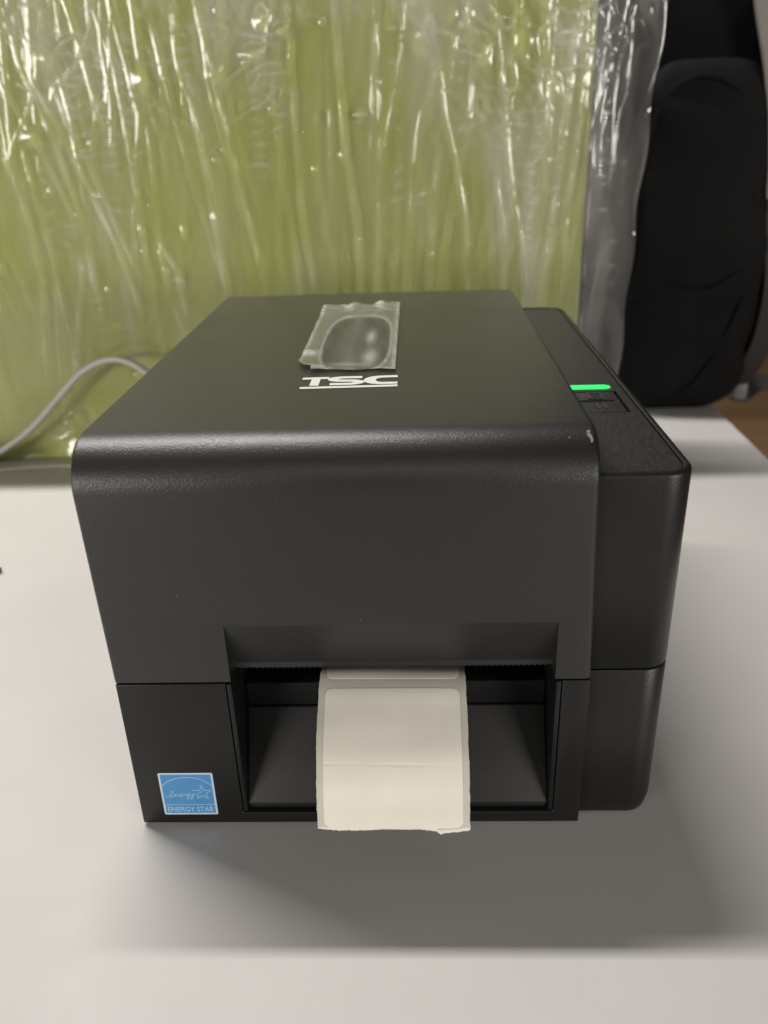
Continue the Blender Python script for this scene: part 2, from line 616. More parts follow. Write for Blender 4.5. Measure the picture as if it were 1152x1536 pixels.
# small grip tab on the cover's left flank
bm = box(-.0032, .0005, .018, .046, .141, .1505)
tab = obj('cover_latch', bm, M['case'], PR)
bake(tab, [('BEVEL', dict(width=.0012, segments=3, limit_method='ANGLE'))])
smooth_obj(tab)

# lower case
LZ = 0.0682
bm = box(0.0002, w - .0002, 0.0, D, -0.0008, LZ)
cut = obj('cutter', box(.0414, .1653, -.01, .075, .0046, .09), M['dark'], smooth=0)
case = obj('lower_case', bm, M['case'], None)
bake(case, [('BOOLEAN', dict(operation='DIFFERENCE', object=cut, solver='EXACT')),
            ('BEVEL', dict(width=.0006, segments=3, limit_method='ANGLE'))])
bpy.data.objects.remove(cut)
case.data.transform(Matrix.Translation(-Vector(PR.location)))
case.parent = PR
smooth_obj(case)
for fx in (.015, .16):
    for fy in (.02, .245):
        bm = bmesh.new()
        bmesh.ops.create_cone(bm, cap_ends=True, segments=20, radius1=.007, radius2=.007, depth=.0034,
                              matrix=Matrix.Translation((fx, fy, ZD + .0017)))
        obj('rubber_foot', bm, M['rubber'], PR)

# front panel insert (peel tray): frame, cheeks, sloping tray plate
FX0, FX1 = .0418, .1649
bm = bmesh.new()
add_box(bm, FX0, FX0 + .0017, .0003, .034, .0051, .0676)
add_box(bm, FX1 - .0017, FX1, .0003, .034, .0051, .0676)
add_box(bm, FX0 + .00172, FX1 - .00172, .0022, .034, .0051, .0068)
fr = obj('tray_frame', bm, M['case'], PR)
bake(fr, [('BEVEL', dict(width=.0003, segments=2, limit_method='ANGLE'))])
smooth_obj(fr)
bm = prism_x([(.0012, .0084), (.0205, .0415), (.030, .0415), (.030, .0072), (.0016, .0072)], FX0 + .0018, FX1 - .0018)
pl = obj('tray_plate', bm, M['plate'], PR)
bake(pl, [('BEVEL', dict(width=.0006, segments=3, limit_method='ANGLE'))])
smooth_obj(pl)
bm = box(FX0 + .0018, FX1 - .0018, .0208, .0300, .0417, .0528)
bw = obj('back_wall', bm, M['dark'], PR)
bake(bw, [('BEVEL', dict(width=.0008, segments=3, limit_method='ANGLE'))])
smooth_obj(bw)
bm = bmesh.new()
bmesh.ops.create_cone(bm, cap_ends=True, segments=40, radius1=.0085, radius2=.0085, depth=FX1 - FX0 - .006,
                      matrix=Matrix.Translation(((FX0 + FX1) / 2, .0405, .0500)) @ Matrix.Rotation(math.pi / 2, 4, 'Y'))
obj('platen_roller', bm, M['rubber'], PR)
# tear bar: a thin toothed strip under the lip
bm = bmesh.new()
N = 58
x0, x1 = OX0 + .001, OX1 - .001
top_f = [bm.verts.new((x0 + (x1 - x0) * i / N, .0096, .0690)) for i in range(N + 1)]
for i in range(N):
    xm = x0 + (x1 - x0) * (i + .5) / N
    t = bm.verts.new((xm, .0099, .0679))
    bm.faces.new((top_f[i], t, top_f[i + 1]))
ret = bmesh.ops.extrude_face_region(bm, geom=bm.faces[:])
bmesh.ops.translate(bm, vec=(0, .0006, 0), verts=[v for v in ret['geom'] if isinstance(v, bmesh.types.BMVert)])
obj('tear_bar', bm, M['steel'], PR, smooth=0)

# side module on the right
def footprint(e, r, n=10, x0=.1737):
    xa, xb, ya, yb = x0, WT + .0021 - e, SB + e, D - e
    rr = max(r - e, .0004)
    pts = [(xa, ya)]
    for k in range(n + 1):
        a = math.radians(-90 + 90 * k / n)
        pts.append((xb - rr + rr * math.cos(a), ya + rr + rr * math.sin(a)))
    for k in range(n + 1):
        a = math.radians(90 * k / n)
        pts.append((xb - rr + rr * math.cos(a), yb - rr + rr * math.sin(a)))
    pts.append((xa, yb))
    pts = [(x - (.0022 * y / D if x > x0 + .01 else 0), y) for x, y in pts]
    return pts
def ring(e, z, r=.0105, x0=.1737):
    return [(x, y, z) for x, y in footprint(e, r, x0=x0)]
def mring(e, z, ztaper=True):
    # the module narrows a little towards the desk
    return ring(e, z)
mz = HS + .0016
bm = loft([ring(.0004, mz), ring(0, mz + .0004), ring(0, HM - .0016), ring(.0003, HM - .0007), ring(.0009, HM - .0001),
           ring(.0016, HM), ring(.0024, HM - .0001), ring(.0028, HM - .0004), ring(.0029, HM - .0045)])
obj('control_housing', bm, M['case'], PR, smooth=50)
bm = loft([ring(.0030, -.0016), ring(.0015, -.0006), ring(.0008, .0018), ring(.0002, .0050), ring(.0001, .0075), ring(0, mz - .0012), ring(.0004, mz - .0007)])
obj('lower_housing', bm, M['case'], PR, smooth=50)
ZP = HM - .0006
bm = loft([ring(.0031, HM - .0042), ring(.0031, ZP - .00015), ring(.0033, ZP)])
cp = obj('control_panel', bm, M['brushed'], None)
cut = obj('cutter', box(.150, .1987, .0677, .0955, ZP - .0032, ZP + .01), M['dark'], smooth=0)
bake(cp, [('BOOLEAN', dict(operation='DIFFERENCE', object=cut, solver='EXACT'))])
bpy.data.objects.remove(cut)
cp.data.transform(Matrix.Translation(-Vector(PR.location)))
cp.parent = PR
smooth_obj(cp, 30)
# indicator light bar with a rounded right end
lx1, ya, yb = .1978, .0986, .1047
rr = (yb - ya) / 2
foot = [(.1745, ya)] + [(lx1 - rr + rr * math.cos(math.radians(a)), (ya + yb) / 2 + rr * math.sin(math.radians(a))) for a in range(-90, 91, 15)] + [(.1745, yb)]
bm = loft([[(x, y, ZP - .0002) for x, y in foot], [(x, y, ZP + .0002) for x, y in foot],
           [(.186 + (x - .186) * .985, (ya + yb) / 2 + (y - (ya + yb) / 2) * .8, ZP + .00035) for x, y in foot]])
obj('indicator_light', bm, M['led'], PR, smooth=30)
# feed / pause button
bm = box(.1742, .1976, .0689, .0952, ZP - .0030, ZP - .0001)
bt = obj('feed_button', bm, M['brushed'], PR)
bake(bt, [('BEVEL', dict(width=.0004, segments=3, limit_method='ANGLE'))])
smooth_obj(bt)
def ridge(bm, pts, wd, closed=False):
    L, Rr = stroke2d(pts, wd, closed)
    n = len(pts)
    for i in range(n if closed else n - 1):
        j = (i + 1) % n
        a = [Vector((p.x, p.y, ZP + .00005)) for p in (L[i], L[j], Rr[j], Rr[i])]
        b = [p + Vector((0, 0, .00035)) for p in a]
        va = [bm.verts.new(p) for p in a]; vb = [bm.verts.new(p) for p in b]
        bm.faces.new(vb)
        for k in range(4):
            bm.faces.new((va[k], va[(k + 1) % 4], vb[(k + 1) % 4], vb[k]))
bm = bmesh.new()
ridge(bm, [(.1856, .0856), (.1911, .0856), (.1911, .0924), (.1863, .0924)], .0006, True)
obj('button_icon', bm, M['icon'], bt, smooth=0)
bm = bmesh.new()
ridge(bm, [(.1882, .0876), (.1890, .0893), (.1898, .0884)], .0005)
obj('button_icon', bm, M['icon'], bt, smooth=0)
for px in (.1873, .1902):
    bm = bmesh.new()
    ridge(bm, [(px, .0728), (px, .0797)], .0006)
    obj('button_icon', bm, M['icon'], bt, smooth=0)
bm = bmesh.new()
ridge(bm, [(.176, .0824), (.1952, .0828)], .0005)
obj('button_divider', bm, M['case'], bt, smooth=0)

# ------------------------------------------------------------------ efficiency sticker on the case front
def front_sheet(poly, y):
    bm = bmesh.new()
    bm.faces.new([bm.verts.new((x, y, z)) for x, z in poly])
    return bm
def roundrect(x0, x1, z0, z1, r, n=5):
    out = []
    for cx_, cz_, a0 in ((x1 - r, z0 + r, -90), (x1 - r, z1 - r, 0), (x0 + r, z1 - r, 90), (x0 + r, z0 + r, 180)):
        for k in range(n + 1):
            a = math.radians(a0 + 90 * k / n)
            out.append((cx_ + r * math.cos(a), cz_ + r * math.sin(a)))
    return out
bm = bmesh.new()
rrp = roundrect(.0097, .0314, .0040, .0256, .0007)
bm = loft([[(x, -.00001, z) for x, z in rrp], [(x, -.00012, z) for x, z in rrp]])
stk = obj('energy_sticker', bm, M['sticker_edge'], PR, smooth=0)
obj('sticker_field', front_sheet(roundrect(.0105, .0306, .0048, .0248, .0002), -.00015), M['sticker_blue'], stk, smooth=0)
def ink(paths, wd, y=-.00019):
    bm = bmesh.new()
    for pts, cl in paths:
        L, Rr = stroke2d(pts, wd, cl)
        n = len(pts)
        for i in range(n if cl else n - 1):
            j = (i + 1) % n
            bm.faces.new([bm.verts.new((p.x, y, p.y)) for p in (L[i], L[j], Rr[j], Rr[i])])
    return bm
arc_pts = [(.0105 + .0201 * i / 24, .0188 + .0047 * math.sin(math.pi * i / 24) ** .9 if 0 < i < 24 else .0188) for i in range(25)]
arc_pts = arc(.02055, .0115, .0128, .0120, 142, 38, 24)
star = [(.0263, .0193), (.0271, .0167), (.0298, .0166), (.0277, .0150), (.0284, .0124), (.0262, .0140), (.0240, .0125), (.0247, .0148)]
star_open = [(.0224, .0167), (.0253, .0167)] + star[0:1]
obj('sticker_print', ink([(arc_pts, False), ([(.0105, .0093), (.0306, .0093)], False),
                          ([(.0224, .0167), (.0254, .0167)] + star[:7] + [(.0246, .0146)], False)], .00033), M['sticker_ink'], stk, smooth=0)
# the handwritten word
def script(pts, n=6):
    return [(p.x, p.y) for p in catmull([Vector((a, b, 0)) for a, b in pts], n)]
ex, ez = .0126, .0136
wr = [(.0110, .0137), (.0128, .0136), (.0141, .0146), (.0148, .0158), (.0145, .0163), (.0136, .0155), (.0131, .0142), (.0133, .0134), (.0142, .0134),
      (.0150, .0141), (.0153, .0148), (.0153, .0136), (.0158, .0145), (.0164, .0148), (.0163, .0138), (.0167, .0135),
      (.0174, .0140), (.0180, .0147), (.0177, .0150), (.0172, .0143), (.0173, .0136), (.0181, .0137),
      (.0187, .0144), (.0189, .0151), (.0191, .0145), (.0195, .0149), (.0197, .0139), (.0201, .0141),
      (.0208, .0150), (.0204, .0152), (.0200, .0144), (.0204, .0140), (.0210, .0150), (.0208, .0132), (.0201, .0122), (.0198, .0127), (.0207, .0138),
      (.0215, .0151), (.0215, .0143), (.0221, .0143), (.0226, .0152), (.0223, .0134), (.0217, .0121), (.0213, .0123), (.0220, .0136), (.0236, .0148), (.0252, .0155), (.0266, .0162)]
obj('sticker_script', ink([(script(wr), False)], .00026, -.00021), M['sticker_ink'], stk, smooth=0)
cu = bpy.data.curves.new('sticker_lettering', 'FONT')
cu.body = 'ENERGY STAR'
cu.size = .0034
cu.offset = .00005
cu.align_x = 'CENTER'
to = bpy.data.objects.new('tmp_text', cu)
COL.objects.link(to)
dg = bpy.context.evaluated_depsgraph_get()
dg.update()
tme = bpy.data.meshes.new_from_object(to.evaluated_get(dg))
bpy.data.objects.remove(to)
xs = [v.co.x for v in tme.vertices]; ys = [v.co.y for v in tme.vertices]
sxx = .0186 / (max(xs) - min(xs)); syy = .0026 / (max(ys) - min(ys))
for v in tme.vertices:
    v.co = Vector((.02065 + (v.co.x - (max(xs) + min(xs)) / 2) * sxx, -.0002, .0056 + (v.co.y - min(ys)) * syy))
obj('sticker_lettering', tme, M['sticker_ink'], stk, smooth=0)

# ------------------------------------------------------------------ label strip hanging from the slot
LB = thing('label_strip', 'strip of blank cream labels on grey liner hanging from the printer slot', 'label strip', (.1032, .005, .0665))
path = catmull([(0, .036, .0592), (0, .028, .0606), (0, .018, .0640), (0, .0085, .0664), (0, .0010, .0647), (0, -.0057, .0607), (0, -.0130, .0558),
                (0, -.0195, .0502), (0, -.0243, .0430), (0, -.0271, .0355), (0, -.0291, .0300), (0, -.0300, .0266)], 8)
plen = [0]
for a, b in zip(path, path[1:]):
    plen.append(plen[-1] + (b - a).length)
TOT = plen[-1]
def at_len(s):
    s = min(max(s, 0), TOT)
    for i in range(len(path) - 1):
        if plen[i + 1] >= s:
            t = (s - plen[i]) / (plen[i + 1] - plen[i])
            p = path[i].lerp(path[i + 1], t)
            d = (path[i + 1] - path[i]).normalized()
            return p, Vector((0, d.z, -d.y))
    return path[-1], Vector((0, 0, 1))
LXC, LW = .1032, .0543
rnd = random.Random(7)
CREASE = TOT - .0235
def sag(x, s):
    """slight cross curl of the paper"""
    u = (x - LXC) / (LW / 2)
    return -.0007 * u * u * (s / TOT) + .00012 * math.sin(s * 260 + x * 90) - .00009 * (1 + .7 * math.sin(x * 190)) * math.exp(-((s - CREASE - .0004 * u) / .00035) ** 2)
def sheet(s0, s1, x0f, x1f, off, nx=24, ns=60, edge=None, thick=.00006):
    bm = bmesh.new()
    rows = []
    for i in range(ns + 1):
        row = []
        for j in range(nx + 1):
            s = s0 + (s1 - s0) * i / ns
            xa, xb = x0f(s), x1f(s)
            x = xa + (xb - xa) * j / nx
            if edge and i == ns:
                s += edge(x)
            p, nm = at_len(s)
            over = max(0, s - TOT)
            p = p + Vector((x, 0, 0)) + nm * (off + sag(x, s)) + Vector((0, -.0005, -.001)).normalized() * over
            # left side a touch lower/right higher, as the strip lies slightly askew
            p.y += (x - LXC) * .027 * min(1, s / .03)
            p.z += -(x - LXC) * .033 * min(1, s / .03)
            row.append(bm.verts.new(p))
        rows.append(row)
    for a, b in zip(rows, rows[1:]):
        for j in range(nx):
            bm.faces.new((a[j], a[j + 1], b[j + 1], b[j]))
    return bm
_er = [rnd.uniform(-1, 1) for _ in range(400)]
def tear(x):
    u = (x - (LXC - LW / 2)) / LW
    k = u * 120
    i = int(k) % 399
    f = _er[i] * (1 - k % 1) + _er[i + 1] * (k % 1)
    e = .00022 * f + .0004 * math.sin(u * 9)
    if .775 < u < .80:
        e += .0012 * (u - .775) / .025
    elif u >= .80:
        e += .0012 - .0011 * (u - .80) / .2
    return e
_ew = [rnd.uniform(-1, 1) for _ in range(80)]
def wav(s, k):
    t = abs(s) * 600 + k
    i = int(t) % 78
    return .00016 * (_ew[i] * (1 - t % 1) + _ew[i + 1] * (t % 1))
bm = sheet(0, TOT, lambda s: LXC - LW / 2 + wav(s, 0), lambda s: LXC + LW / 2 + wav(s, 31), 0, nx=110, ns=90, edge=tear)
lin = obj('liner', bm, M['liner'], LB, smooth=60)
bake(lin, [('SOLIDIFY', dict(thickness=.00010, offset=0))])
smooth_obj(lin, 50)
# a fringe of torn fibres along the lower edge
bm = sheet(TOT - .0004, TOT + .0001, lambda s: LXC - LW / 2, lambda s: LXC + LW / 2, .00012, nx=160, ns=2, edge=lambda x: tear(x) + .00012 * math.sin(x * 9000) ** 2)
obj('torn_edge', bm, M['fibre'], LB, smooth=60)
def rounded_label(s0, s1, r=.0026):
    xa, xb = LXC - LW / 2 + .0024, LXC + LW / 2 - .0024
    def inset(s):
        d = min(s - s0, s1 - s)
        return r - math.sqrt(max(0, r * r - max(0, r - d) ** 2)) if d < r else 0
    bm = bmesh.new()
    ss = sorted(set([s0 + r * (1 - math.cos(math.pi / 2 * k / 7)) for k in range(8)] + [s1 - r * (1 - math.cos(math.pi / 2 * k / 7)) for k in range(8)]
                    + [s0 + r + (s1 - s0 - 2 * r) * k / 170 for k in range(171)]))
    nx = 16
    rows = []
    for s in ss:
        row = []
        for j in range(nx + 1):
            x = xa + inset(s) + (xb - xa - 2 * inset(s)) * j / nx
            p, nm = at_len(s)
            p = p + Vector((x, 0, 0)) + nm * (.00016 + sag(x, s))
            p.y += (x - LXC) * .027 * min(1, s / .03)
            p.z += -(x - LXC) * .033 * min(1, s / .03)
            row.append(bm.verts.new(p))
        rows.append(row)
    for a, b in zip(rows, rows[1:]):
        for j in range(nx):
            try:
                bm.faces.new((a[j], a[j + 1], b[j + 1], b[j]))
            except ValueError:
                pass
    return bm
def near(z_, y_):
    best = min(range(len(path)), key=lambda i: (path[i].y - y_) ** 2 + (path[i].z - z_) ** 2)
    return plen[best]
s_gap0 = near(.0664, .0085) + .0034
l1 = obj('blank_label', rounded_label(.002, s_gap0), M['paper'], LB, smooth=60)
l2 = obj('blank_label', rounded_label(s_gap0 + .0044, TOT - .0005), M['paper'], LB, smooth=60)
for lo in (l1, l2):
    bake(lo, [('SOLIDIFY', dict(thickness=.00012, offset=0))])
    smooth_obj(lo, 50)

# ------------------------------------------------------------------ protective film on the cover top
cor = [(.0638, .0994), (.0700, .0838), (.1056, .0854), (.1061, .2220), (.0638, .2180)]
def film_pt(u, v):
    bl = Vector((.0640, .0925)); br = Vector(cor[2]); tr_ = Vector(cor[3]); tl = Vector(cor[4])
    p = bl.lerp(br, u).lerp(tl.lerp(tr_, u), v)
    if u < .2 and v < .12:                      # clipped lower left corner
        p.y = max(p.y, .0838 + (.0700 - p.x) * 2.4) if p.x < .07 else p.y
    if v < .001 and u > .15:
        p.y -= .006 * (1 - u) ** 1.0 + .001 * math.sin(u * 14)
    return p
def in_win(x, y):
    # signed measure: <1 inside the window outline
    a = (x - .0872) / .0148
    b = (y - .137) / .052
    return (abs(a) ** 3.2 + abs(b) ** 3.2) ** (1 / 3.2)
rf = random.Random(3)
bumps = [(rf.uniform(0, 1), rf.uniform(0, 1), rf.uniform(.03, .12), rf.uniform(.0004, .0012)) for _ in range(40)]
bm = bmesh.new()
NU, NV = 56, 110
rows = []
milk_glints = []
for j in range(NV + 1):
    row = []
    for i in range(NU + 1):
        u, v = i / NU, j / NV
        p = film_pt(u, v)
        m_ = in_win(p.x, p.y)
        ringw = max(0, min(1, (m_ - .96) / .2))
        h = .0005 + ringw * .0005
        for bu, bv, br_, bh in bumps:
            d2 = ((u - bu) / br_) ** 2 + ((v - bv) / br_ / .6) ** 2
            h += ringw * bh * math.exp(-d2) * .2
        if v > .86:
            h += ringw * (v - .86) / .14 * (.0006 + .0005 * math.sin(u * 17 + 1 + 6 * v) + .0002 * math.sin(u * 37 - 20 * v))
        if v < .12 and u < .3:
            h += .0012 * (1 - v / .12) * (1 - u / .3)
        if u < .05 or u > .95:
            h += .0002 * math.sin(v * 30)
        milk_glint = .22 * math.exp(-((m_ - 1.06) / .035) ** 2)  # milky rim, then white highlights painted into the haze
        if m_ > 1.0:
            milk_glint += .28 * math.exp(-((min(u, 1 - u, v * 3) - .02) / .022) ** 2)
            milk_glint += .5 * max(0, v - .84) / .16 * max(0, math.sin(u * 16 + 2 + 7 * v)) ** 2  # highlight bands painted along the far edge
            milk_glint += .35 * math.exp(-((u - .10) / .07) ** 2 - ((v - .17) / .04) ** 2)
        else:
            milk_glint += .38 * math.exp(-((u - .70) / .05) ** 2 - ((v - .42) / .10) ** 2) + .42 * math.exp(-((u - .73) / .07) ** 2 - ((v - .14) / .09) ** 2)  # reflected glints over the window, painted as pale blotches
            milk_glint += .22 * math.exp(-((u - .52) / .20) ** 2 - ((v - .04) / .03) ** 2) + .06 * math.exp(-((u - .48) / .09) ** 2)
        milk_glints.append(milk_glint)
        # crumples that face the lamp
        if v > .80:
            t_ = (v - .80) / .20
            h += ringw * t_ * (.0006 + .0005 * math.sin(95 * v + 4 * math.sin(u * 8) + 2)) * (.4 + .6 * math.sin(u * 9 - 1.2) ** 2)
        for gu, gv, lu, lv, am in ((.08, .86, .05, .02, .0009), (.06, .20, .05, .025, .0012), (.16, .55, .03, .05, .0006), (.93, .10, .05, .02, .0010),
                                   (.95, .62, .03, .06, .0006), (.50, .012, .16, .012, .0009), (.70, .32, .06, .05, .0003), (.74, .11, .07, .04, .0003)):
            h += am * math.exp(-((u - gu) / lu) ** 2 - ((v - gv) / lv) ** 2)
        if m_ < 1.05:
            e_ = max(0, min(1, (1.05 - m_) / .3))
            h += e_ * (.0002 * math.exp(-((u - .70 - .03 * math.sin(v * 9)) / .08) ** 2) + .0001 * math.exp(-((u - .45) / .08) ** 2))
        row.append(bm.verts.new((p.x, p.y, ztop(p.y) + h)))
    rows.append(row)
clear_faces = []
for j in range(NV):
    for i in range(NU):
        f = bm.faces.new((rows[j][i], rows[j][i + 1], rows[j + 1][i + 1], rows[j + 1][i]))
        c = f.calc_center_median()
        if in_win(c.x, c.y) < 1.0:
            f.material_index = 1
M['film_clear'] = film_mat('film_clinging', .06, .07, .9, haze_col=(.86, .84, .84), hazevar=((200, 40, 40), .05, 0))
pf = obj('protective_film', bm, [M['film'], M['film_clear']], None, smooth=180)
fa = pf.data.attributes.new('crease_glare', 'FLOAT', 'POINT')
fa.data.foreach_set('value', [min(m_, .6) for m_ in milk_glints])
if sum(p.normal.z for p in pf.data.polygons) < 0:
    pf.data.flip_normals()
pf['label'] = 'crinkled clear protective film stuck over the window on the printer top'
pf['category'] = 'film'

# ------------------------------------------------------------------ green desk divider and its plastic wrap
PY = 0.410
DV = thing('desk_divider', 'upright green fabric desk divider behind the printer, wrapped in plastic', 'desk divider', (-.25, PY + .015, ZD))
PZ = 0.372
PXR = 0.2425
bm = box(-.95, PXR, PY, PY + .028, ZD + .001, PZ)
dv = obj('fabric_panel', bm, M['fabric'], DV)
bake(dv, [('BEVEL', dict(width=.003, segments=3, limit_method='ANGLE'))])
smooth_obj(dv)
bm = box(-.95, PXR - .003, PY + .0285, PY + .034, ZD + .001, PZ - .003)
obj('back_board', bm, M['edge_dark'], DV, smooth=0)

FOLDS = [[[[-0.153, 0.2864], [-0.1355, 0.2428], [-0.1125, 0.1772], [-0.1019, 0.132]], 2.2, 2.2], [[[-0.1612, 0.3031], [-0.1459, 0.2519], [-0.1353, 0.1923], [-0.1342, 0.1431]], 2.0, 1.8], [[[-0.1754, 0.2829], [-0.1589, 0.248], [-0.1404, 0.1924]], 1.5, 1.5], [[[-0.1367, 0.2732], [-0.1168, 0.2105], [-0.1004, 0.1572]], 1.5, 1.4], [[[-0.1408, 0.3106], [-0.1558, 0.2738], [-0.1805, 0.2398]], 1.5, 1.4], [[[-0.0743, 0.3319], [-0.0748, 0.3002], [-0.0747, 0.2712], [-0.0773, 0.1906], [-0.0776, 0.1364]], 1.6, 0.9], [[[-0.0471, 0.331], [-0.0489, 0.2953], [-0.0415, 0.2701], [-0.0362, 0.2172], [-0.0307, 0.1352]], 1.8, 2.0], [[[-0.0312, 0.3304], [-0.0248, 0.2904], [-0.0207, 0.2652], [-0.015, 0.2301], [-0.0028, 0.1545]], 1.8, 1.9], [[[-0.0287, 0.3147], [-0.0277, 0.2781], [-0.018, 0.2257], [-0.0121, 0.1886]], 1.2, 1.2], [[[-0.0948, 0.3326], [-0.0999, 0.3092], [-0.0985, 0.272], [-0.1038, 0.2418]], 1.4, 1.4], [[[-0.1039, 0.333], [-0.1045, 0.3173], [-0.1207, 0.2936], [-0.1429, 0.2777]], 1.8, 1.6], [[[0.0635, 0.3271], [0.0659, 0.2452], [0.0727, 0.1862], [0.073, 0.1374]], 4, 1.4], [[[0.032, 0.3282], [0.0311, 0.2593], [0.0314, 0.1874], [0.0373, 0.1434]], 3, 1.0], [[[0.0904, 0.3261], [0.0926, 0.2865], [0.0905, 0.1996], [0.0862, 0.132]], 1.3, 1.5], [[[0.1114, 0.3254], [0.1076, 0.2941], [0.1023, 0.2696], [0.094, 0.2312]], 1.2, 1.8], [[[0.1261, 0.3172], [0.135, 0.2891], [0.1386, 0.2558], [0.1444, 0.234], [0.1544, 0.1838], [0.156, 0.1301]], 1.5, 1.6], [[[0.1327, 0.2851], [0.1218, 0.2606], [0.1182, 0.2436], [0.1124, 0.185], [0.1078, 0.1314]], 1.3, 1.8], [[[0.1464, 0.3047], [0.1414, 0.2766]], 1.2, 1.6], [[[0.1372, 0.2558], [0.1298, 0.1985], [0.1257, 0.1309]], 1.4, 1.2], [[[0.1708, 0.3233], [0.177, 0.2917], [0.1831, 0.2415], [0.1884, 0.1967]], 1.3, 1.6], [[[0.153, 0.3239], [0.157, 0.2843], [0.1562, 0.2424]], 1.3, 1.1], [[[0.233, 0.3211], [0.2268, 0.294], [0.2254, 0.2656], [0.2225, 0.2359], [0.2198, 0.2004], [0.2149, 0.1533], [0.2136, 0.1285]], 1.4, 2.2], [[[0.2396, 0.3209], [0.2375, 0.2897], [0.2331, 0.2399], [0.2282, 0.1816], [0.2254, 0.1282]], 1.2, 1.8], [[[0.213, 0.3218], [0.2123, 0.2945], [0.2106, 0.2577], [0.2103, 0.1961], [0.2051, 0.1487]], 1.3, 1.4], [[[0.1835, 0.2284], [0.1894, 0.1967], [0.197, 0.1635], [0.2009, 0.1289]], 1.6, 1.9], [[[0.1759, 0.2108], [0.1833, 0.1735], [0.1831, 0.1294]], 1.4, 1.7], [[[0.1717, 0.1833], [0.1764, 0.1295]], 1.4, 1.3], [[[0.2485, 0.3206], [0.2468, 0.2853], [0.2445, 0.2566], [0.2443, 0.195], [0.2443, 0.1476], [0.2452, 0.0756]], 1.3, 2.0], [[[0.2639, 0.32], [0.2652, 0.2967], [0.2658, 0.2663]], 1.2, 1.6], [[[0.2582, 0.2849], [0.2581, 0.2434], [0.2603, 0.1946]], 1.3, 1.3], [[[-0.0776, 0.1713], [-0.0685, 0.1563], [-0.0651, 0.1206]], 2.0, 1.4], [[[-0.1777, 0.2077], [-0.175, 0.1492], [-0.1852, 0.0752]], 3, 1.0], [[[-0.1399, 0.1682], [-0.1522, 0.1177], [-0.1676, 0.0522]], 2.5, 1.0], [[[-0.2315, 0.0422], [-0.1902, 0.0236], [-0.1439, 0.0285]], 4, 1.5], [[[-0.008, 0.2939], [0.0132, 0.2972], [0.0183, 0.317], [0.0221, 0.3285]], 1.5, 2.0], [[[-0.0187, 0.2819], [0.0035, 0.2927], [0.0158, 0.3004]], 1.8, 2.2], [[[-0.0191, 0.2587], [0.0052, 0.2622], [0.018, 0.2724]], 1.5, 1.4]]
